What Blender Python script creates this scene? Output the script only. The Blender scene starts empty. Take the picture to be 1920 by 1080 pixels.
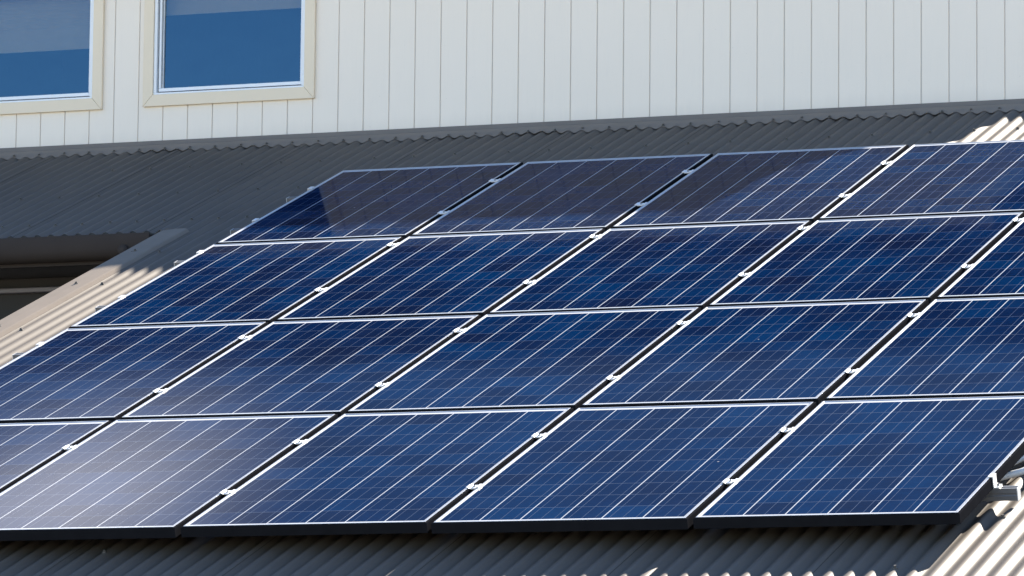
import bpy, bmesh, math, random
from mathutils import Vector, Matrix
random.seed(7)
S = bpy.context.scene
COL = S.collection
rad = math.radians

# ------------------------------------------------------------------ camera
cam_d = bpy.data.cameras.new("camera")
cam = bpy.data.objects.new("camera", cam_d); COL.objects.link(cam)
FOC = 9262.2
cam_d.sensor_fit = 'HORIZONTAL'; cam_d.sensor_width = 36.0
cam_d.lens = FOC / 1920 * 36
cam_d.clip_start = 0.1; cam_d.clip_end = 3000
RX = Vector((0.9349309348985447, 0.35469166990418033, 0.009897791183777836))
RD = Vector((-0.033644548210987155, 0.11638338290053332, -0.9926343498793029))
RF = Vector((-0.3532310735841515, 0.9277115540324007, 0.12074386596997765))
CP = Vector((9.9308254, -17.09557738, -1.34940744))
up = -RD; bk = -RF
cam.matrix_world = Matrix(((RX.x, up.x, bk.x, CP.x), (RX.y, up.y, bk.y, CP.y), (RX.z, up.z, bk.z, CP.z), (0, 0, 0, 1)))
S.camera = cam

# ------------------------------------------------------------------ light, sky, exposure
SUN_EL, SUN_AZ = rad(36.8), rad(13.0)            # azimuth from +Y (behind the house) towards +X
SUN = Vector((math.sin(SUN_AZ) * math.cos(SUN_EL), math.cos(SUN_AZ) * math.cos(SUN_EL), math.sin(SUN_EL)))
sl = bpy.data.lights.new("sun", 'SUN'); sl.energy = 3.7; sl.angle = rad(0.53); sl.color = (1.0, 0.91, 0.78)
so = bpy.data.objects.new("sun", sl); COL.objects.link(so)
so.rotation_euler = SUN.to_track_quat('Z', 'Y').to_euler()
so.location = SUN * 60

W = bpy.data.worlds.new("World"); S.world = W; W.use_nodes = True
wn, wl = W.node_tree.nodes, W.node_tree.links
wn.clear()
out = wn.new('ShaderNodeOutputWorld'); bg = wn.new('ShaderNodeBackground')
bg.inputs[1].default_value = 0.052
sky = wn.new('ShaderNodeTexSky'); sky.sky_type = 'NISHITA'; sky.sun_disc = False
sky.sun_elevation = SUN_EL; sky.sun_rotation = SUN_AZ
sky.air_density = 0.9; sky.dust_density = 0.0; sky.ozone_density = 2.5
tc = wn.new('ShaderNodeTexCoord')
# one unseen white cloud, added to make the pale glow in the lower left panel
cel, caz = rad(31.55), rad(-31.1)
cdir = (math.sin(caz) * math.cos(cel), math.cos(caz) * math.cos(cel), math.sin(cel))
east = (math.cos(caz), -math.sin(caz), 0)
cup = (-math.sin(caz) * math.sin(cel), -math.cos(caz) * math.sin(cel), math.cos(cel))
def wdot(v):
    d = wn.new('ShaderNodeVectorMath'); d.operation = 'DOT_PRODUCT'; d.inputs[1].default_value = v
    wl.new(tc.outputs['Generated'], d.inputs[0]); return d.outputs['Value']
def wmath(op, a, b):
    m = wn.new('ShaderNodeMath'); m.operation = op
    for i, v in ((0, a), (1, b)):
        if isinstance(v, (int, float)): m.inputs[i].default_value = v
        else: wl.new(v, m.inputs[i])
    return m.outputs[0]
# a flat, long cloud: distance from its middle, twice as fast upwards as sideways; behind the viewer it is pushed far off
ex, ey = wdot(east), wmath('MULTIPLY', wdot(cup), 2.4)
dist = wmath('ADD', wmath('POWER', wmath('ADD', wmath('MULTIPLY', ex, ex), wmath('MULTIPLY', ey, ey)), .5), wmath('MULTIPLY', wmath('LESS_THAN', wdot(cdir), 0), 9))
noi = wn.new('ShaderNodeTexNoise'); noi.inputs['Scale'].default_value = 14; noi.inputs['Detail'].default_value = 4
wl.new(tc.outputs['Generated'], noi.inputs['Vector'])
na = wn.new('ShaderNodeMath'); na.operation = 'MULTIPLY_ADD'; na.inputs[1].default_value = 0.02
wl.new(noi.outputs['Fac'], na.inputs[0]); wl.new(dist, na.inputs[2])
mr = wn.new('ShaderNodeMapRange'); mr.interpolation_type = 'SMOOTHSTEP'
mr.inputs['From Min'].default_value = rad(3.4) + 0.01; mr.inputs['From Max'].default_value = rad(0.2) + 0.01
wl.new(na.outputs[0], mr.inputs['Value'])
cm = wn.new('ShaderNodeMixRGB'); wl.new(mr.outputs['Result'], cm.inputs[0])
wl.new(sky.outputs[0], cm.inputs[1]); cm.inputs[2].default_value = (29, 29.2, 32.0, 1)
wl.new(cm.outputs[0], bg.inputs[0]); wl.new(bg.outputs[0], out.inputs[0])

vs = S.view_settings
S.display_settings.display_device = 'sRGB'
vs.view_transform = 'Standard'; vs.look = 'None'; vs.gamma = 1.0; vs.use_curve_mapping = False
vs.exposure = 2.55
S.render.engine = 'CYCLES'
S.cycles.max_bounces = 8

# ------------------------------------------------------------------ measures
PITCH = 0.3518757                                     # roof pitch
cp, sp = math.cos(PITCH), math.sin(PITCH)
VD = Vector((0, cp, sp)); ND = Vector((0, -sp, cp))
H0 = 0.118                                            # panel face above the mean of the roof sheet
PW, PH = 0.992, 1.6709
GU, GV = 0.0384, 0.0506
PU, PV = PW + GU, PH + GV
CPI, CAM, C0 = 0.0777, 0.0085, 0.007                  # corrugation pitch, amplitude, crest phase
YW, ZF = 7.86, 2.795                                  # clerestory wall plane and its foot
GROUND = -3.0
def uvn(u, v, n): return Vector((u, 0, 0)) + VD * v + ND * n
def corr(u): return CAM * math.cos(2 * math.pi * (u - C0) / CPI)
ROOFM = Matrix(((1, 0, 0, 0), (0, cp, -sp, 0), (0, sp, cp, 0), (0, 0, 0, 1)))   # roof frame -> world

# ------------------------------------------------------------------ mesh helpers
def link(name, bm, m, parent=None, smooth=False, bevel=0):
    me = bpy.data.meshes.new(name)
    bmesh.ops.recalc_face_normals(bm, faces=bm.faces[:])
    bm.to_mesh(me); bm.free()
    for mm in (m if isinstance(m, (list, tuple)) else [m]): me.materials.append(mm)
    if smooth:
        for p in me.polygons: p.use_smooth = True
    o = bpy.data.objects.new(name, me); COL.objects.link(o)
    if parent: o.parent = parent
    if bevel:
        b = o.modifiers.new("bevel", 'BEVEL'); b.width = bevel; b.segments = 2; b.limit_method = 'ANGLE'
    return o
def empty(name, M=None):
    o = bpy.data.objects.new(name, None); COL.objects.link(o); o.empty_display_size = .2
    if M is not None: o.matrix_world = M
    return o
def tag(o, label=None, cat=None, group=None, kind=None):
    for k, v in (('label', label), ('category', cat), ('group', group), ('kind', kind)):
        if v: o[k] = v
    return o
def box(bm, x0, x1, y0, y1, z0, z1, M=None):
    vs_ = [Vector((x, y, z)) for x in (x0, x1) for y in (y0, y1) for z in (z0, z1)]
    if M is not None: vs_ = [M @ v for v in vs_]
    v = [bm.verts.new(c) for c in vs_]
    for f in ((0, 1, 3, 2), (4, 6, 7, 5), (0, 4, 5, 1), (2, 3, 7, 6), (0, 2, 6, 4), (1, 5, 7, 3)):
        bm.faces.new([v[i] for i in f])
def prism(bm, prof, a, b, fn, closed=True):
    """profile points (p,q) swept from a to b; fn(t,p,q) gives the position"""
    A = [bm.verts.new(fn(a, *c)) for c in prof]; B = [bm.verts.new(fn(b, *c)) for c in prof]
    n = len(prof)
    for i in range(n if closed else n - 1):
        j = (i + 1) % n
        bm.faces.new((A[i], A[j], B[j], B[i]))
    if closed:
        bm.faces.new(A); bm.faces.new(B[::-1])
def cyl(bm, p0, p1, r0, r1, seg=16, cap=True):
    p0, p1 = Vector(p0), Vector(p1); d = (p1 - p0).normalized()
    a = d.orthogonal().normalized(); b = d.cross(a)
    A, B = [], []
    for i in range(seg):
        t = 2 * math.pi * i / seg; w = a * math.cos(t) + b * math.sin(t)
        A.append(bm.verts.new(p0 + w * r0)); B.append(bm.verts.new(p1 + w * r1))
    for i in range(seg):
        j = (i + 1) % seg; bm.faces.new((A[i], A[j], B[j], B[i]))
    if cap: bm.faces.new(A[::-1]); bm.faces.new(B)
def tube(bm, pts, r, seg=12, ridge=0):
    rings = []
    for i, p in enumerate(pts):
        d = (pts[min(i + 1, len(pts) - 1)] - pts[max(i - 1, 0)]).normalized()
        a = d.cross(Vector((0.1, 0.2, 1))).normalized(); b = d.cross(a)
        rr = r + (ridge if i % 2 else 0)
        rings.append([bm.verts.new(p + (a * math.cos(2 * math.pi * k / seg) + b * math.sin(2 * math.pi * k / seg)) * rr) for k in range(seg)])
    for A, B in zip(rings, rings[1:]):
        for k in range(seg):
            j = (k + 1) % seg; bm.faces.new((A[k], A[j], B[j], B[k]))
    bm.faces.new(rings[0]); bm.faces.new(rings[-1][::-1])

# ------------------------------------------------------------------ materials
class NT:
    def __init__(self, name):
        self.m = bpy.data.materials.new(name); self.m.use_nodes = True
        self.t = self.m.node_tree; self.n, self.l = self.t.nodes, self.t.links
        self.b = self.n.get('Principled BSDF'); self.o = self.n.get('Material Output')
    def node(self, typ, **kw):
        x = self.n.new(typ)
        for k, v in kw.items(): setattr(x, k, v)
        return x
    def put(self, sock, v):
        if hasattr(v, 'links') or isinstance(v, bpy.types.NodeSocket): self.l.new(v, sock)
        else: sock.default_value = v
    def math(self, op, a, b=None, c=None, clamp=False):
        x = self.node('ShaderNodeMath', operation=op); x.use_clamp = clamp
        for i, v in enumerate((a, b, c)):
            if v is not None: self.put(x.inputs[i], v)
        return x.outputs[0]
    def mix(self, f, a, b, mode='MIX'):
        x = self.node('ShaderNodeMixRGB', blend_type=mode)
        self.put(x.inputs[0], f)
        for i, v in ((1, a), (2, b)):
            self.put(x.inputs[i], v if not isinstance(v, tuple) else (*v[:3], 1))
        return x.outputs[0]
    def noise(self, vec, scale, detail=3, rough=.5, out='Fac'):
        x = self.node('ShaderNodeTexNoise'); x.inputs['Scale'].default_value = scale
        x.inputs['Detail'].default_value = detail; x.inputs['Roughness'].default_value = rough
        if vec is not None: self.l.new(vec, x.inputs['Vector'])
        return x.outputs[out]
    def ramp(self, f, stops):
        x = self.node('ShaderNodeValToRGB'); self.l.new(f, x.inputs[0])
        e = x.color_ramp.elements
        while len(e) < len(stops): e.new(0.5)
        for i, (p, c) in enumerate(stops): e[i].position = p; e[i].color = (*c, 1)
        return x.outputs[0]
    def rng(self, v, a, b, c, d, smooth=False):
        x = self.node('ShaderNodeMapRange'); x.interpolation_type = 'SMOOTHSTEP' if smooth else 'LINEAR'
        self.l.new(v, x.inputs[0])
        for i, k in enumerate((a, b, c, d)): x.inputs[i + 1].default_value = k
        return x.outputs[0]
    def coords(self, which='Object'):
        return self.node('ShaderNodeTexCoord').outputs[which]
    def set(self, **kw):
        for k, v in kw.items():
            s = self.b.inputs[k.replace('_', ' ')]
            self.put(s, v if not (isinstance(v, tuple) and len(v) == 3) else (*v, 1))
    def bump(self, h, strength=.2, dist=.002):
        x = self.node('ShaderNodeBump'); x.inputs['Strength'].default_value = strength
        x.inputs['Distance'].default_value = dist; self.l.new(h, x.inputs['Height'])
        self.l.new(x.outputs[0], self.b.inputs['Normal'])

def mat_simple(name, col, rough=.5, metal=0., var=.12, scale=6., spec=.5, grain=0):
    t = NT(name); co = t.coords()
    n1 = t.noise(co, scale, 4)
    dark = tuple(c * (1 - var) for c in col); light = tuple(min(1, c * (1 + var)) for c in col)
    t.set(Base_Color=t.mix(n1, dark, light), Roughness=t.rng(t.noise(co, scale * 3, 3), 0, 1, rough - .08, rough + .08), Metallic=metal)
    t.b.inputs['Specular IOR Level'].default_value = spec
    if grain: t.bump(t.noise(co, grain, 3), .12, .001)
    return t.m

def mat_roof(name):
    t = NT(name); co = t.coords()
    mp = t.node('ShaderNodeMapping'); t.l.new(co, mp.inputs[0]); mp.inputs['Scale'].default_value = (1.0, .12, 1.0)
    streak = t.noise(mp.outputs[0], 9, 5, .6)
    patch = t.noise(co, 1.4, 4)
    fine = t.noise(co, 160, 2)
    c = t.mix(patch, ROOF_A, ROOF_B)
    c = t.mix(t.rng(streak, .45, .8, 0, .35, True), c, ROOF_D)
    c = t.mix(t.rng(fine, .68, .78, 0, .3), c, (.22, .2, .18))
    # grime in the valleys, strengthened to paint in rib shade; lap joint every tenth corrugation
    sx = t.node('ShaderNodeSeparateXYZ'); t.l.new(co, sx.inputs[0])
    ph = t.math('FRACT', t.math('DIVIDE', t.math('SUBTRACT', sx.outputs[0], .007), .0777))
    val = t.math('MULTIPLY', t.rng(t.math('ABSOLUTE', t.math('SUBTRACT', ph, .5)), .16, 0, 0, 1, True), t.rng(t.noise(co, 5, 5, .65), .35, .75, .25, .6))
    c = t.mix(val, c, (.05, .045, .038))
    lap = t.math('FRACT', t.math('DIVIDE', t.math('SUBTRACT', sx.outputs[0], .020), .777))
    c = t.mix(t.math('MULTIPLY', t.math('LESS_THAN', lap, .0032), .75), c, (.02, .018, .016))
    t.set(Base_Color=c, Roughness=t.rng(streak, 0, 1, ROOF_R - .06, ROOF_R + .08))
    t.b.inputs['Specular IOR Level'].default_value = .08
    t.bump(t.noise(co, 45, 3), .06, .002)
    return t.m
ROOF_A, ROOF_B, ROOF_D, ROOF_R = (.117, .101, .087), (.131, .114, .099), (.103, .089, .077), .55
M_roof = mat_roof("painted_steel_sheet")
M_flash = mat_simple("painted_flashing", (.215, .187, .162), .6, var=.12, scale=5, spec=0)
M_gutter = mat_simple("gutter_paint", (.050, .043, .041), .5, var=.15, scale=5, spec=0)
M_upper = mat_simple("dark_upper_roof", (.045, .046, .05), .8, spec=0)
M_screw = mat_simple("screw_paint", (.07, .065, .06), .45)
M_soffit = mat_simple("dark_soffit", (.045, .042, .042), .6, scale=4)
M_darkwall = mat_simple("dark_lower_wall", (.05, .048, .047), .6, scale=3, spec=0)
M_ledge = mat_simple("grey_ledge", (.15, .135, .145), .5)
M_lip_glare = mat_simple("frame_lip_glare", (.47, .48, .50), .38, metal=.55, var=.06, scale=20)  # pale silver stands in for glare on the black frame's top lip
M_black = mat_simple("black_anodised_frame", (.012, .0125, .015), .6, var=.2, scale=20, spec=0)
M_clamp = mat_simple("clamp_aluminium", (.78, .78, .78), .42, metal=.35, var=.06, scale=30)
M_bolt = mat_simple("bolt_steel", (.35, .35, .35), .35, metal=.8)
M_rail = mat_simple("rail_aluminium", (.16, .165, .175), .4, metal=.3, var=.08, scale=12)
M_conduit = mat_simple("grey_conduit", (.50, .51, .52), .35, var=.08, scale=12)
M_casing = mat_simple("cream_trim", (.83, .705, .53), .45, var=.03, scale=8, grain=120)
M_sash = mat_simple("white_window_frame", (.82, .84, .86), .3, var=.03, scale=10)
M_rubber_shade = mat_simple("gasket_and_eave_shade", (.02, .022, .026), .6)  # window gaskets, and the painted shade strip at the left eave
M_blind = mat_simple("grey_blind_fabric", (.62, .58, .50), .8, var=.06, scale=14, grain=300)
M_room = mat_simple("dark_room", (.02, .022, .025), .8)
M_back = mat_simple("backsheet", (.7, .7, .7), .6, var=.05)

def mat_wall():
    t = NT("painted_grooved_cladding"); co = t.coords()
    mp = t.node('ShaderNodeMapping'); t.l.new(co, mp.inputs[0]); mp.inputs['Scale'].default_value = (1.0, 1.0, .07)
    grain = t.noise(mp.outputs[0], 90, 4, .65)
    patch = t.noise(co, 2.2, 4)
    c = t.mix(patch, WALL_A, WALL_B)
    c = t.mix(t.rng(grain, .5, .8, 0, .22, True), c, WALL_D)
    spots = t.noise(co, 60, 2)
    c = t.mix(t.rng(spots, .74, .79, 0, .18), c, (.5, .45, .38))
    # splash dirt just above the flashing (a band with a ragged edge)
    sep = t.node('ShaderNodeSeparateXYZ'); t.l.new(co, sep.inputs[0])
    zz = t.math('MULTIPLY_ADD', t.noise(mp.outputs[0], 14, 4), .1, sep.outputs[2])
    c = t.mix(t.rng(zz, ZF + .15, ZF + .03, 0, .16, True), c, (.50, .46, .42))
    t.set(Base_Color=c, Roughness=.55)
    t.bump(t.mix(.5, grain, t.noise(co, 220, 2)), .25, .0015)
    return t.m
WALL_A, WALL_B, WALL_D = (.875, .79, .68), (.905, .82, .71), (.80, .725, .635)
M_wall = mat_wall()
M_groove = mat_simple("groove_floor", (.62, .585, .54), .7)  # darker tone on the groove floors

def mat_pane():
    t = NT("tinted_window_glass")
    t.n.remove(t.b)
    tr = t.node('ShaderNodeBsdfTransparent'); tr.inputs[0].default_value = (.50, .48, .40, 1)
    gl = t.node('ShaderNodeBsdfGlossy'); gl.inputs['Roughness'].default_value = .015
    gl.inputs['Color'].default_value = PANE_C
    bp = t.node('ShaderNodeBump'); bp.inputs['Strength'].default_value = .10; bp.inputs['Distance'].default_value = .01
    t.l.new(t.noise(t.coords(), 3.5, 2), bp.inputs['Height']); t.l.new(bp.outputs[0], gl.inputs['Normal'])
    mx = t.node('ShaderNodeMixShader'); mx.inputs[0].default_value = PANE_F
    t.l.new(tr.outputs[0], mx.inputs[1]); t.l.new(gl.outputs[0], mx.inputs[2]); t.l.new(mx.outputs[0], t.o.inputs[0])
    return t.m
PANE_C, PANE_F = (.25, .55, .88, 1), .125
M_pane = mat_pane()

def mat_cells():
    t = NT("polycrystalline_cells")
    co = t.coords(); oi = t.node('ShaderNodeObjectInfo').outputs['Random']
    sep = t.node('ShaderNodeSeparateXYZ'); t.l.new(co, sep.inputs[0]); X, Y = sep.outputs[0], sep.outputs[1]
    cx, gx = .1568, .0044; px = cx + gx; mx = (PW - 6 * px + gx) / 2 + .001 - gx / 2
    cy, gy = .1585, .0028; py = cy + gy; my = (PH - 10 * py + gy) / 2 - .006 - gy / 2
    fx = t.math('DIVIDE', t.math('SUBTRACT', X, mx), px); fy = t.math('DIVIDE', t.math('SUBTRACT', Y, my), py)
    ix, iy = t.math('FLOOR', fx), t.math('FLOOR', fy)
    rx, ry = t.math('SUBTRACT', fx, ix), t.math('SUBTRACT', fy, iy)
    ax = t.math('ABSOLUTE', t.math('SUBTRACT', rx, .5)); ay = t.math('ABSOLUTE', t.math('SUBTRACT', ry, .5))
    gapx = t.math('GREATER_THAN', ax, .5 - gx / 2 / px); gapy = t.math('GREATER_THAN', ay, .5 - gy / 2 / py)
    outx = t.math('MAXIMUM', t.math('LESS_THAN', fx, 0), t.math('GREATER_THAN', fx, 6))
    outy = t.math('MAXIMUM', t.math('LESS_THAN', fy, 0), t.math('GREATER_THAN', fy, 10))
    margin = t.math('MAXIMUM', outx, outy)
    # three bus bars per cell
    b3 = t.math('ABSOLUTE', t.math('SUBTRACT', t.math('FRACT', t.math('MULTIPLY', t.math('DIVIDE', t.math('MULTIPLY', t.math('SUBTRACT', rx, gx / 2 / px), px), cx), 3)), .5))
    bus = t.math('LESS_THAN', b3, .5 * .0021 * 3 / cx)
    # per cell tone
    cb = t.node('ShaderNodeCombineXYZ'); t.l.new(ix, cb.inputs[0]); t.l.new(iy, cb.inputs[1])
    t.l.new(t.math('MULTIPLY', oi, 91.7), cb.inputs[2])
    wn_ = t.node('ShaderNodeTexWhiteNoise'); t.l.new(cb.outputs[0], wn_.inputs['Vector'])
    off = t.node('ShaderNodeVectorMath', operation='ADD'); t.l.new(co, off.inputs[0])
    cb2 = t.node('ShaderNodeCombineXYZ'); t.l.new(t.math('MULTIPLY', oi, 53.), cb2.inputs[2]); t.l.new(cb2.outputs[0], off.inputs[1])
    P = off.outputs[0]
    streak = t.noise(P, 2.2, 3)
    tone = t.math('MULTIPLY_ADD', wn_.outputs['Value'], .5, t.math('MULTIPLY_ADD', streak, .9, -.18))
    vo = t.node('ShaderNodeTexVoronoi'); vo.inputs['Scale'].default_value = 75; t.l.new(P, vo.inputs['Vector'])
    sv = t.node('ShaderNodeSeparateColor'); t.l.new(vo.outputs['Color'], sv.inputs[0])
    tone = t.math('ADD', tone, t.math('MULTIPLY_ADD', sv.outputs[0], .14, -.07), clamp=True)
    cell = t.ramp(tone, CELL)
    silver = t.mix(bus, cell, BUS)
    silver = t.mix(gapy, silver, GAPY)
    silver = t.mix(gapx, silver, (.40, .415, .44))
    silver = t.mix(margin, silver, (.46, .47, .49))
    # fine dust and a few droppings
    dust = t.rng(t.noise(P, 5, 5, .65), .42, .8, 0.0, .006, True)
    col = t.mix(dust, silver, (.42, .38, .33))
    v2 = t.node('ShaderNodeTexVoronoi'); v2.inputs['Scale'].default_value = 4.5; t.l.new(P, v2.inputs['Vector'])
    s2 = t.node('ShaderNodeSeparateColor'); t.l.new(v2.outputs['Color'], s2.inputs[0])
    spot = t.math('MULTIPLY', t.math('LESS_THAN', v2.outputs['Distance'], .02), t.math('GREATER_THAN', s2.outputs[0], .78))
    col = t.mix(t.math('MULTIPLY', spot, .5), col, (.55, .53, .5))
    t.set(Base_Color=col, Roughness=.5)
    t.b.inputs['Specular IOR Level'].default_value = 0.0
    t.b.inputs['Coat Weight'].default_value = COAT
    t.b.inputs['Coat Roughness'].default_value = .055
    t.b.inputs['Coat IOR'].default_value = 1.38
    return t.m
CELL = [(0.1, (.0020, .0055, .0230)), (.5, (.0010, .0090, .0385)), (.95, (.0002, .0170, .0640))]
BUS, GAPY, COAT = (.060, .076, .115), (.080, .10, .145), .17
M_cells = mat_cells()

# ------------------------------------------------------------------ ground
bm = bmesh.new()
box(bm, -600, 600, -600, 900, GROUND - .5, GROUND)
t = NT("dry_lawn"); co = t.coords()
gc = t.mix(t.noise(co, .25, 6, .6), (.29, .26, .21), (.40, .36, .295))
gc = t.mix(t.rng(t.noise(co, 9, 4), .4, .7, 0, .4), gc, (.17, .165, .11))
t.set(Base_Color=gc, Roughness=.9); t.bump(t.noise(co, 60, 3), .6, .02)
tag(link("ground", bm, t.m), kind='structure')

# ------------------------------------------------------------------ house
house = empty("house", Matrix.Translation((1.5, 8, GROUND)))
tag(house, "house with pale grooved cladding and a grey corrugated steel roof carrying the solar panels", "house")
bpy.context.view_layer.update()
HI = house.matrix_world.inverted()
def hpart(name, bm, m, parent=None, **kw):
    """mesh given in world coordinates, made a child of the house"""
    o = link(name, bm, m, None, **kw)
    o.parent = parent or house
    o.matrix_parent_inverse = (Matrix.Identity(4) if parent else HI)
    return o

UL, UR = -7.0, 8.2                       # roof sheet ends
UB = -0.655                              # left edge of the lower extension
V_EAVE_MAIN, V_EAVE_EXT = 6.06, -1.35
V_TOP = (YW - .118 * sp) / cp - .005

# lower roof: corrugated sheet (crest lines run up the slope)
bm = bmesh.new()
NS = 14
def sheet(u0, u1, v0, v1, n0):
    k0, k1 = math.floor(u0 / CPI * NS), math.ceil(u1 / CPI * NS)
    us = [u0] + [k * CPI / NS for k in range(k0 + 1, k1)] + [u1]
    rows = []
    vv = [v0 + (v1 - v0) * i / 3 for i in range(4)]
    for v in vv: rows.append([bm.verts.new(uvn(u, v, n0 + corr(u))) for u in us])
    for A, B in zip(rows, rows[1:]):
        for i in range(len(us) - 1): bm.faces.new((A[i], A[i + 1], B[i + 1], B[i]))
sheet(UB + .03, UR, V_EAVE_EXT, V_TOP, -H0)
sheet(UL, UB + .03, V_EAVE_MAIN, V_TOP, -H0)
bmesh.ops.remove_doubles(bm, verts=bm.verts[:], dist=1e-5)
roof = hpart("roof", bm, M_roof, smooth=True)

# roof screws on the purlin lines
bm = bmesh.new()
cyl(bm, (0, 0, 0), (0, 0, .003), .0105, .0095, 14)
cyl(bm, (0, 0, .003), (0, 0, .0105), .0062, .0058, 6)
scr0 = None
scr_me = None
def screw(u, v, n=None):
    global scr_me, bm
    k = round((u - C0) / CPI); u = C0 + k * CPI
    if scr_me is None:
        o = link("roof_screw", bm, M_screw); scr_me = o.data
    else:
        o = bpy.data.objects.new("roof_screw", scr_me); COL.objects.link(o)
    rz = Matrix.Rotation(random.uniform(0, 1), 4, 'Z')
    Mw = Matrix.Translation(uvn(u, v + random.uniform(-.008, .008), (-H0 + CAM if n is None else n))) @ ROOFM @ rz
    o.parent = roof
    o.matrix_basis = Mw
for u in (-1.70, -1.466, -1.23, -.943, -.719, -.455, -.145, .093, .321, .642, .875, 1.105, 1.412, 1.647, 1.877, 2.183, 2.399, 2.649, 2.952, 3.185, 3.41):
    screw(u, 7.70)
u = -1.87
while u < -.25:
    screw(u, 6.29); u += .155
for u in (-2.2, -1.97, -1.73, -1.5, -1.26, -1.03, -.8, -.56, -.33): screw(u, 7.0)
for u in (-.606 + .02, -.448): screw(u, 5.53)
screw(-.45, 4.82); screw(-.45, 3.9); screw(5.243, .33); screw(1.748, .06); screw(5.01, -.3)
u = -2.75
while u < 3.45:
    screw(u, 8.236, -H0 + CAM + .004); u += CPI * 2

# apron flashing under the wall, its lip dressed down over the corrugations
bm = bmesh.new()
us = [UL + i * CPI / 10 for i in range(int((3.36 - UL) / CPI * 10))]
def apr(u):
    j = .0018 * math.sin(u * 3.1) + .0016 * math.sin(u * 11.3 + 1)
    vfoot = V_TOP - .012
    return [uvn(u, 8.220 + j * 2 + .005 * (corr(u) / CAM), -H0 + corr(u) * .7 + CAM * .3 + .0015 + max(0, j) * 1.5),
            uvn(u, 8.232 + j, -H0 + corr(u) * .5 + CAM * .5 + .004),
            uvn(u, 8.252 + j, -H0 + CAM + .005),
            uvn(u, vfoot - .035, -H0 + CAM + .013 + j * .5),
            uvn(u, vfoot - .03, -H0 + CAM + .019 + j * .5),
            uvn(u, vfoot, -H0 + CAM + .021 + j * .5),
            Vector((u, YW - .011, ZF + .008))]
R_ = [[bm.verts.new(p) for p in apr(u)] for u in us]
for A, B in zip(R_, R_[1:]):
    for i in range(len(A) - 1): bm.faces.new((A[i], B[i], B[i + 1], A[i + 1]))
o = hpart("apron_flashing", bm, M_flash, smooth=True)
md = o.modifiers.new("thickness", 'SOLIDIFY'); md.thickness = .0012
md = o.modifiers.new("edges", 'EDGE_SPLIT'); md.split_angle = rad(40)

# barge capping on the left edge of the extension
bm = bmesh.new()
pr = [(UB - .022, -H0 - .16), (UB - .022, -H0 + .006), (UB - .014, -H0 + .012), (UB + .06, -H0 + .018), (UB + .118, -H0 + .019), (UB + .128, -H0 + .016), (UB + .139, -H0 + .001),
      (UB + .136, -H0 - .001), (UB + .125, -H0 + .013), (UB + .06, -H0 + .014), (UB - .012, -H0 + .008), (UB - .018, -H0 + .003), (UB - .018, -H0 - .16)]
prism(bm, pr, V_EAVE_EXT - .02, 6.03, lambda v, u, n: uvn(u, v, n))
barge = hpart("barge_capping", bm, M_flash)
for v in (5.53, 4.82, 3.95):
    o = bpy.data.objects.new("roof_screw", scr_me); COL.objects.link(o); o.parent = barge
    o.matrix_basis = Matrix.Translation(uvn(UB + .06, v, -H0 + .018)) @ ROOFM

# clerestory wall: grooved sheets with two window openings
GX0, GP = .148, .1525
WIN = [(-3.10, -2.055, 2.997), (-1.800, -.753, 2.999)]         # casing outer left, right, bottom
WTOP = 3.765                                                     # casing top
CW = .061
XWL, XWR = -9.0, 3.315
EAVE_Y, EAVE_Z = 7.74, 3.87
WALLTOP = EAVE_Z - .012
XUP = 2.99                               # tall wall and eave end here, unseen, placed to shape the slanting shadow
def groove_profile(x0, x1, y):
    pts = [(x0, y)]; k = math.ceil((x0 + .004 - GX0) / GP)
    while GX0 + k * GP < x1 - .004:
        g = GX0 + k * GP
        pts += [(g - .0036, y), (g - .0024, y + .006), (g + .0024, y + .006), (g + .0036, y)]
        k += 1
    pts.append((x1, y)); return pts
def cladding(bm, x0, x1, z0, z1, y):
    pts = groove_profile(x0, x1, y)
    lo = [bm.verts.new((x, yy, z0)) for x, yy in pts]; hi = [bm.verts.new((x, yy, z1)) for x, yy in pts]
    for i in range(len(pts) - 1):
        f = bm.faces.new((lo[i], lo[i + 1], hi[i + 1], hi[i]))
        if abs(pts[i][1] - y) > .003 and abs(pts[i + 1][1] - y) > .003: f.material_index = 1
bm = bmesh.new()
edges = [XWL]
for a, b, z in WIN: edges += [a + .03, b - .03]
edges.append(XUP)
for i in range(len(edges) - 1):
    x0, x1 = edges[i], edges[i + 1]
    if i % 2 == 0: cladding(bm, x0, x1, 1.9, WALLTOP, YW)
    else:
        zb = WIN[i // 2][2] + .03
        cladding(bm, x0, x1, 1.9, zb, YW); cladding(bm, x0, x1, WTOP - .03, WALLTOP, YW)
# reveals, right return and back of the upper storey
def quad(bm, *pp):
    return bm.faces.new([bm.verts.new(p) for p in pp])
for a, b, z in WIN:
    x0, x1, z0, z1 = a + .03, b - .03, z + .03, WTOP - .03
    quad(bm, (x0, YW, z0), (x1, YW, z0), (x1, YW + .1, z0), (x0, YW + .1, z0))
    quad(bm, (x0, YW, z0), (x0, YW, z1), (x0, YW + .1, z1), (x0, YW + .1, z0))
    quad(bm, (x1, YW, z0), (x1, YW, z1), (x1, YW + .1, z1), (x1, YW + .1, z0))
YB2 = 9.55                                                       # unseen set-back wing, added for the shadow line at upper right
ZR0, ZR1 = 3.62, 3.36                                            # unseen raking wall top, added to cut the slanting shadow
cladding(bm, XUP, XWR, 1.9, ZR1, YW)
quad(bm, (XUP, YW, ZR1), (XWR, YW, ZR1), (XUP, YW, ZR0))
quad(bm, (XWL, YW, 1.9), (XWL, 13, 1.9), (XWL, 13, WALLTOP), (XWL, YW, WALLTOP))
EY2, EZ2 = 9.02, 3.77
cladding(bm, XUP, 9.0, 1.9, EZ2 + .27, YB2)  # front wall of the added wing
wall = link("wall", bm, [M_wall, M_groove]); wall.parent = house; wall.matrix_parent_inverse = HI
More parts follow.
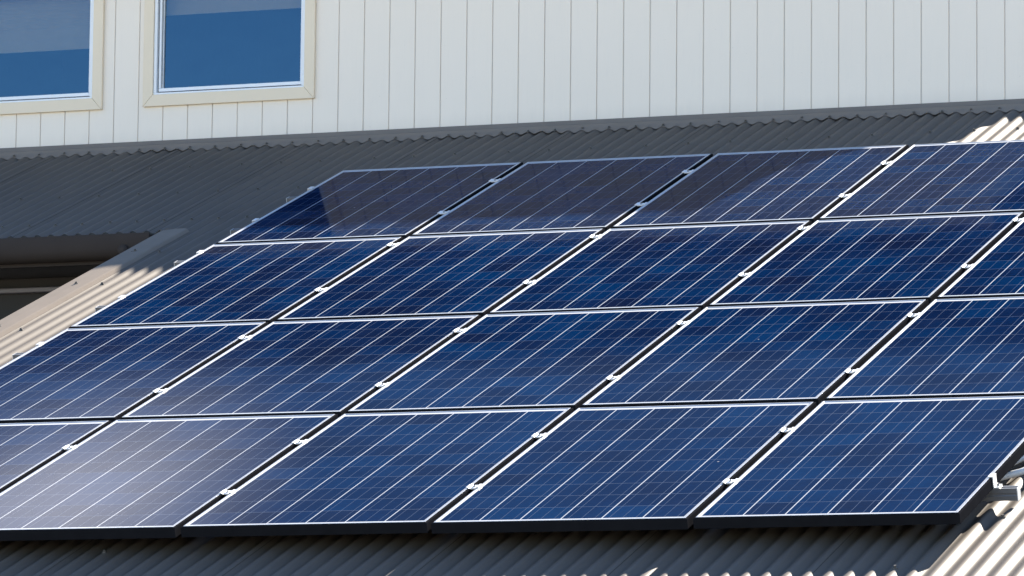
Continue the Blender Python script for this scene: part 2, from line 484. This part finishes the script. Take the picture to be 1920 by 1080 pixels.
bm = bmesh.new()                                                 # added dark cover, keeps that raking end from reflecting brightly in the panels
quad(bm, (XUP, YW - .004, ZR0 + .002), (XWR + .003, YW - .004, ZR1 + .002), (XWR + .003, YW + .09, ZR1 + .002), (XUP, YW + .09, ZR0 + .002))
quad(bm, (XWR + .003, YW - .004, 1.9), (XWR + .003, YW + .09, 1.9), (XWR + .003, YW + .09, ZR1 + .002), (XWR + .003, YW - .004, ZR1 + .002))
quad(bm, (XUP + .01, YW + .09, 1.9), (XWR + .003, YW + .09, 1.9), (XWR + .003, YW + .09, ZR1 + .002), (XUP + .01, YW + .09, ZR0))
quad(bm, (XUP, YW + .001, 1.9), (XUP, YB2, 1.9), (XUP, YB2, WALLTOP), (XUP, YW + .001, WALLTOP))
hpart("added_wing_cover", bm, M_darkwall)

# upper roof, unseen: pitch and ridge shaped to darken the panels' reflections
bm = bmesh.new()
tq = .75                                                         # a steep main roof, just flatter than the sun
def gable(x0, x1, y0, z0, yr, th=.05):
    zr = z0 + (yr - y0) * tq
    prism(bm, [(y0, z0), (yr, zr), (yr, zr - th), (y0, z0 - th)], x0, x1, lambda x, y, z: Vector((x, y, z)))
    prism(bm, [(yr + .002, zr), (yr + 5, zr - 3), (yr + 5, zr - 3 - th), (yr + .002, zr - th)], x0, x1, lambda x, y, z: Vector((x, y, z)))
gable(XWL - .3, XUP + .02, EAVE_Y + .1, EAVE_Z, 16.2)
gable(XUP + .022, 9.3, EY2 + .1, EZ2, 16.0)  # roof of the added set-back wing
hpart("upper_roof", bm, M_upper)
bm = bmesh.new()
box(bm, XUP + .002, 9.3, EY2 + .12, YB2 - .002, EZ2 - .075, EZ2 - .06)  # underside of the added wing's eave
hpart("soffit", bm, M_casing)

def gutter(name, x0, x1, y, z, m, parent=None, h=.115, w=.115):
    """quad-gutter profile: y,z = back top edge, front towards -Y"""
    pts = [(0, .0), (0, -h), (-w * .45, -h), (-w * .78, -h * .86), (-w * .95, -h * .62), (-w, -h * .36), (-w, -.004), (-w * .97, .004), (-w * .9, .0), (-w * .9, -.012)]
    inner = [(p + .0, qq) for p, qq in []]
    bm = bmesh.new()
    A = [bm.verts.new((x0, y + p, z + qq)) for p, qq in pts]; B = [bm.verts.new((x1, y + p, z + qq)) for p, qq in pts]
    for i in range(len(pts) - 1): bm.faces.new((A[i], A[i + 1], B[i + 1], B[i]))
    for V in (A, B): bm.faces.new(V[:7])
    o = hpart(name, bm, m)
    md = o.modifiers.new("thickness", 'SOLIDIFY'); md.thickness = .0016
    for p in o.data.polygons: p.use_smooth = True
    md = o.modifiers.new("edges", 'EDGE_SPLIT'); md.split_angle = rad(38)
    return o
gutter("gutter", XWL - .3, XUP + .015, EAVE_Y + .1, EAVE_Z - .01, M_gutter)
gutter("gutter", XUP + .03, 9.3, EY2 + .1, EZ2 - .01, M_gutter)  # on the added set-back wing

# eave of the main roof on the left
pe = uvn(0, V_EAVE_MAIN, -H0)
gz = pe.z - .017
g1 = gutter("gutter", UL, UB - .062, pe.y + .035, gz, M_gutter, h=.118, w=.12)
bm = bmesh.new()                                                  # dark strip standing in for the shade under the sheet ends
us = [UL + i * CPI / 12 for i in range(int((UB - .03 - UL) / CPI * 12))]
A = [bm.verts.new(uvn(u, V_EAVE_MAIN + .004, -H0 + corr(u) - .0008)) for u in us]; B = [bm.verts.new((u, pe.y + .006, gz - .03)) for u in us]
for i in range(len(us) - 1): bm.faces.new((A[i], A[i + 1], B[i + 1], B[i]))
hpart("eave_shade_strip", bm, M_rubber_shade)
g1['label'] = "dark brown gutter below the left eave"
bm = bmesh.new()                                                  # round overflow spout at its right end
c0 = Vector((UB - .205, pe.y - .02, gz - .082))
tube(bm, [c0, c0 + Vector((0, -.06, -.001)), c0 + Vector((0, -.075, -.001)), c0 + Vector((0, -.0752, -.001))], .028, 20)
sp_ = link("spout", bm, M_gutter, smooth=True); sp_.parent = g1
bm = bmesh.new()
box(bm, UL, UB - .024, pe.y + .037, pe.y + .057, gz - .135, gz + .0)
hpart("fascia", bm, M_gutter)
YL = pe.y + .50                                                   # lower wall behind the soffit
bm = bmesh.new()
box(bm, UL, UB - .026, pe.y + .058, YL + .02, gz - .130, gz - .115)
hpart("soffit", bm, M_soffit)
bm = bmesh.new()
box(bm, UL, UB - .03, YL, YL + .12, GROUND, gz - .132)
box(bm, UB - .010, UB + .11, V_EAVE_EXT * cp + .6, YL + .12, GROUND, V_EAVE_EXT * sp - .1)
# gable end triangle under the barge
prism(bm, [((V_EAVE_EXT + .6) * cp, V_EAVE_EXT * sp - .1), (YL, V_EAVE_EXT * sp - .1), (YL, YL * sp / cp - .16), ((V_EAVE_EXT + .6) * cp, (V_EAVE_EXT + .6) * sp - .16)],
      UB - .008, UB + .108, lambda x, y, z: Vector((x, y, z)))
box(bm, UB + .112, UR - .3, (V_EAVE_EXT + .5) * cp, (V_EAVE_EXT + .5) * cp + .12, GROUND, (V_EAVE_EXT + .5) * sp - .17)
box(bm, UR - .298, UR - .18, (V_EAVE_EXT + .5) * cp, 13, GROUND, -.7)
hpart("lower_wall", bm, M_darkwall)
bm = bmesh.new()                                                  # projecting head ledge on that wall
box(bm, UL, UB - .034, YL - .055, YL - .002, gz - .212, gz - .186)
hpart("window_ledge", bm, M_ledge, bevel=.006)
gutter("gutter", UB, UR, (V_EAVE_EXT) * cp + .03, V_EAVE_EXT * sp - .13, M_gutter)

# windows
for wi, (a, b, zb) in enumerate(WIN):
    w = empty("window", Matrix.Translation((0, 0, 0)))
    w.parent = house; w.matrix_parent_inverse = HI
    w['label'] = ("clerestory window cut by the left edge, with its blind drawn further down", "clerestory window beside the plain cladding, with its blind nearly up")[wi]
    bm = bmesh.new()                                              # mitred casing boards
    def board(p0, p1, p2, p3):
        y0, y1 = YW - .021, YW - .0005
        F = [bm.verts.new((x, y0, z)) for x, z in (p0, p1, p2, p3)]; Bk = [bm.verts.new((x, y1, z)) for x, z in (p0, p1, p2, p3)]
        bm.faces.new(F)
        for i in range(4):
            j = (i + 1) % 4; bm.faces.new((F[i], F[j], Bk[j], Bk[i]))
    e = .0006
    i0, i1, k0, k1 = a + CW, b - CW, zb + CW + .005, WTOP - CW
    board((a + e, zb), (b - e, zb), (i1 - e, k0), (i0 + e, k0))
    board((b, zb + e), (b, WTOP - e), (i1, k1 - e), (i1, k0 + e))
    board((a, zb + e), (i0, k0 + e), (i0, k1 - e), (a, WTOP - e))
    board((a + e, WTOP), (i0 + e, k1), (i1 - e, k1), (b - e, WTOP))
    link("casing", bm, M_casing, w, bevel=.002)
    def ring(name, x0, x1, z0, z1, t_, y0, y1, m, tb=None):
        bm = bmesh.new(); tb = tb or t_
        box(bm, x0, x1, y0, y1, z0, z0 + tb); box(bm, x0, x1, y0, y1, z1 - t_, z1)
        box(bm, x0, x0 + t_, y0, y1, z0 + tb + .0002, z1 - t_ - .0002); box(bm, x1 - t_, x1, y0, y1, z0 + tb + .0002, z1 - t_ - .0002)
        return link(name, bm, m, w, bevel=.0015)
    ring("frame", i0 + .0008, i1 - .0008, k0 + .0008, k1 - .0008, .018, YW - .012, YW + .085, M_sash, tb=.010)
    ring("gasket", i0 + .019, i1 - .019, k0 + .011, k1 - .019, .012, YW + .030, YW + .050, M_rubber_shade)
    sx0 = i0 + .027 if wi else i0 + .0195
    ring("sash", sx0, i1 - .0192, k0 + .0185, k1 - .0195, .013, YW + .001, YW + .032, M_sash, tb=.019)
    if wi:
        bm = bmesh.new(); box(bm, sx0 + .020, sx0 + .0235, YW + .010, YW + .030, k0 + .038, k1 - .034)
        link("glazing_bead", bm, M_sash, w)
    bm = bmesh.new(); quad(bm, (sx0, YW + .022, k0 + .02), (i1 - .02, YW + .022, k0 + .02), (i1 - .02, YW + .022, k1 - .02), (sx0, YW + .022, k1 - .02))
    link("pane", bm, M_pane, w)
    bz = (3.372, 3.536)[wi]
    bm = bmesh.new()                                              # pleated fabric blind with a hem bar
    prof = []; z = bz + .02; k = 0
    while z < k1 + .02:
        prof.append((YW + .105 + (.003 if k % 2 else 0), z)); z += (.011 if z > bz + .10 else .05); k += 1
    A = [bm.verts.new((i0 + .012, y, z)) for y, z in prof]; B = [bm.verts.new((i1 - .012, y, z)) for y, z in prof]
    for i in range(len(prof) - 1): bm.faces.new((A[i], B[i], B[i + 1], A[i + 1]))
    box(bm, i0 + .012, i1 - .012, YW + .102, YW + .114, bz, bz + .02)
    link("blind", bm, M_blind, w)
    bm = bmesh.new(); x0, x1, z0, z1, y0, y1 = a - .1, b + .1, zb - .2, WTOP + .1, YW + .125, YW + 1.8
    quad(bm, (x0, y1, z0), (x1, y1, z0), (x1, y1, z1), (x0, y1, z1)); quad(bm, (x0, y0, z0), (x1, y0, z0), (x1, y1, z0), (x0, y1, z0))
    quad(bm, (x0, y0, z1), (x1, y0, z1), (x1, y1, z1), (x0, y1, z1)); quad(bm, (x0, y0, z0), (x0, y1, z0), (x0, y1, z1), (x0, y0, z1))
    quad(bm, (x1, y0, z0), (x1, y1, z0), (x1, y1, z1), (x1, y0, z1))
    link("room", bm, M_room, w)

# ------------------------------------------------------------------ solar panels
bm = bmesh.new()
FD = .042
def loop(x0, y0, x1, y1, z): return [bm.verts.new(p) for p in ((x0, y0, z), (x1, y0, z), (x1, y1, z), (x0, y1, z))]
SH = .009                                              # dark sloping shoulder outside the bright lip
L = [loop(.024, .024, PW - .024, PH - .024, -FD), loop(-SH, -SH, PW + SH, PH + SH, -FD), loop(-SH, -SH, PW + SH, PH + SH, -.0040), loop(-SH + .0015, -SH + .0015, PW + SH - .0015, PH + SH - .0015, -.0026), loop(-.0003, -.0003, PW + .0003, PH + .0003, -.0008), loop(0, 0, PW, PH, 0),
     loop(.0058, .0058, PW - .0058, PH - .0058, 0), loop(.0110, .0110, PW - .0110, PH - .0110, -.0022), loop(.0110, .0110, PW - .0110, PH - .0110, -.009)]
for A, B in zip(L, L[1:]):
    for i in range(4):
        j = (i + 1) % 4; bm.faces.new((A[i], A[j], B[j], B[i]))
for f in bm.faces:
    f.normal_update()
    f.material_index = 0 if min(v.co.z for v in f.verts) > -.0024 else 1  # glare tone on the top lip, black finish elsewhere
frame_o = link("frame", bm, [M_lip_glare, M_black]); frame_me = frame_o.data; bpy.data.objects.remove(frame_o)
bm = bmesh.new(); box(bm, .0112, PW - .0112, .0112, PH - .0112, -.0075, -.0024)
gl = link("cell_face", bm, M_cells); glass_me = gl.data; bpy.data.objects.remove(gl)
ROWN = ("bottom row at the front edge", "second row up", "third row up", "top row nearest the wall")
COLN = ("first from the left in the", "second from left in the", "middle of the", "fourth from the left in the", "right end one of the")
for r in range(4):
    for c in range(5):
        ex = ""
        if r == 0 and c == 1: ex = ", hazy with glare"
        if r == 3 and c == 0: ex = ", half shaded"
        if r == 3 and c == 2: ex = ", crossed by slanting shadow"
        p = empty("solar_panel", Matrix.Translation(uvn(c * PU + GU / 2 + random.uniform(-.0015, .0015), r * PV + GV / 2 + random.uniform(-.003, .003), random.uniform(-.0008, .0008)))
                  @ ROOFM @ Matrix.Rotation(random.uniform(-.0008, .0008), 4, 'X') @ Matrix.Rotation(random.uniform(-.0007, .0007), 4, 'Y'))
        tag(p, "solar panel, " + COLN[c] + " " + ROWN[r] + ex, "solar panel", "solar panels on the corrugated roof")
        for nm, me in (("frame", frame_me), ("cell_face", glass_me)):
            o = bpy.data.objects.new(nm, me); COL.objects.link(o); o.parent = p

# ------------------------------------------------------------------ rails with their clamps
RV = [.509, 1.265, PV + .46, PV + 1.414, 2 * PV + .60, 2 * PV + 1.53, 3 * PV + .515, 3 * PV + 1.257]
RT = -FD - .0005
def cmesh(name, m, fn, **kw):
    global bm
    bm = bmesh.new(); fn(bm); o = link(name, bm, m, **kw); me = o.data; bpy.data.objects.remove(o); return me
x0r, x1r = -.118, 5 * PU + .098 - GU / 2
def f_rail(bm):
    pr = [(-.02, 0), (-.007, 0), (-.007, -.012), (.007, -.012), (.007, 0), (.02, 0), (.02, -.018), (.0175, -.021), (.0175, -.026), (.02, -.029), (.02, -.047), (-.02, -.047), (-.02, -.029), (-.0175, -.026), (-.0175, -.021), (-.02, -.018)]
    prism(bm, pr, x0r, x1r, lambda x, y, z: Vector((x, y, z)))
def f_mid(bm):      # a U-shaped middle clamp with wings on both frames
    h = GU / 2
    pr = [(-h - .0065, .0005), (-h - .0065, .0048), (-h + .003, .0048), (-h + .007, .0008), (h - .007, .0008), (h - .003, .0048), (h + .0065, .0048), (h + .0065, .0005), (h - .001, .0005), (h - .005, -.004), (-h + .005, -.004), (-h + .001, .0005)]
    prism(bm, pr, -.023, .023, lambda y, x, z: Vector((x, y, z)))
def f_bolt(bm):
    cyl(bm, (0, 0, .0009), (0, 0, .0062), .0062, .0058, 6)
    cyl(bm, (0, 0, -.05), (0, 0, -.0041), .004, .004, 8)
def f_end(bm):      # Z-shaped end clamp, the array lies at -x
    pr = [(-.0155, .0006), (-.0155, .0048), (.0045, .0048), (.0045, -.037), (.024, -.037), (.024, -.0415), (.0006, -.0415), (.0006, .0006)]
    prism(bm, pr, -.024, .024, lambda y, x, z: Vector((x, y, z)))
def f_endbolt(bm):
    cyl(bm, (.014, 0, -.0368), (.014, 0, -.027), .0065, .006, 6)
def f_foot(bm):
    box(bm, -.02, .02, -.045, -.0205, -.066, -.062); box(bm, -.02, .02, -.0245, -.0205, -.0615, -.006)
rail_me, mid_me, bolt_me = cmesh("rail_bar", M_rail, f_rail), cmesh("mid_clamp", M_clamp, f_mid), cmesh("bolt", M_bolt, f_bolt)
end_me, eb_me, foot_me = cmesh("end_clamp", M_clamp, f_end), cmesh("bolt", M_bolt, f_endbolt), cmesh("roof_foot", M_rail, f_foot)
cap_me = cmesh("end_cap", M_conduit, lambda bm: box(bm, 0, .003, -.021, .021, -.048, .001))
RL = ("lower rail under the bottom row, its cut end sticking out at the right", "upper rail under the bottom row of panels",
      "lower rail under the second row of panels", "upper rail under the second row of panels", "lower rail under the third row of panels",
      "upper rail under the third row, its end at the left shadow edge", "lower rail under the top row of panels", "upper rail under the shaded top row of panels")
for i, v in enumerate(RV):
    rl = empty("mounting_rail", Matrix.Translation(uvn(0, v, RT)) @ ROOFM)
    tag(rl, "silver aluminium " + RL[i], "mounting rail", "mounting rails under the solar panels")
    def ch(nm, me, loc, par, rz=0):
        o = bpy.data.objects.new(nm, me); COL.objects.link(o); o.parent = par
        o.location = loc; o.rotation_euler = (0, 0, rz); return o
    ch("rail_bar", rail_me, (0, 0, 0), rl)
    for x in (x0r - .0032, x1r + .0002): ch("end_cap", cap_me, (x, 0, 0), rl)
    for c in range(1, 5):
        m_ = ch("mid_clamp", mid_me, (c * PU + random.uniform(-.001, .001), random.uniform(-.006, .006), -RT), rl, random.uniform(-.04, .04))
        ch("bolt", bolt_me, (0, 0, 0), m_)
    for x, rz in ((GU / 2 - SH, math.pi), (5 * PU - GU / 2 + SH, 0)):
        m_ = ch("end_clamp", end_me, (x, random.uniform(-.004, .004), -RT), rl, rz)
        ch("bolt", eb_me, (0, 0, 0), m_)
    for k in range(6):
        u = C0 + CPI * round((.3 + k * .92 - C0) / CPI); ch("roof_foot", foot_me, (u, 0, 0), rl)

# ------------------------------------------------------------------ conduit beside the array
bm = bmesh.new()
ctrl = [(4.85, .52, -.08), (5.0, .66, -.08), (5.06, .73, -.077), (5.12, .79, -.074), (5.165, .835, -.072), (5.20, .90, -.07), (5.215, .98, -.07), (5.20, 1.06, -.068), (5.16, 1.07, -.066), (5.12, .99, -.064), (5.09, .90, -.064), (5.04, .85, -.066), (4.9, .82, -.07)]
P = [uvn(*c) for c in ctrl]; pts = []
for i in range(len(P) - 1):
    p0, p1, p2, p3 = P[max(i - 1, 0)], P[i], P[i + 1], P[min(i + 2, len(P) - 1)]
    for k in range(8):
        s = k / 8
        pts.append(.5 * ((2 * p1) + (p2 - p0) * s + (2 * p0 - 5 * p1 + 4 * p2 - p3) * s * s + (3 * p1 - p0 - 3 * p2 + p3) * s ** 3))
tube(bm, pts, .0135, 14)
o = link("cable_conduit", bm, M_conduit, smooth=True)
tag(o, "grey plastic conduit looping out from under the array's right edge", "conduit")
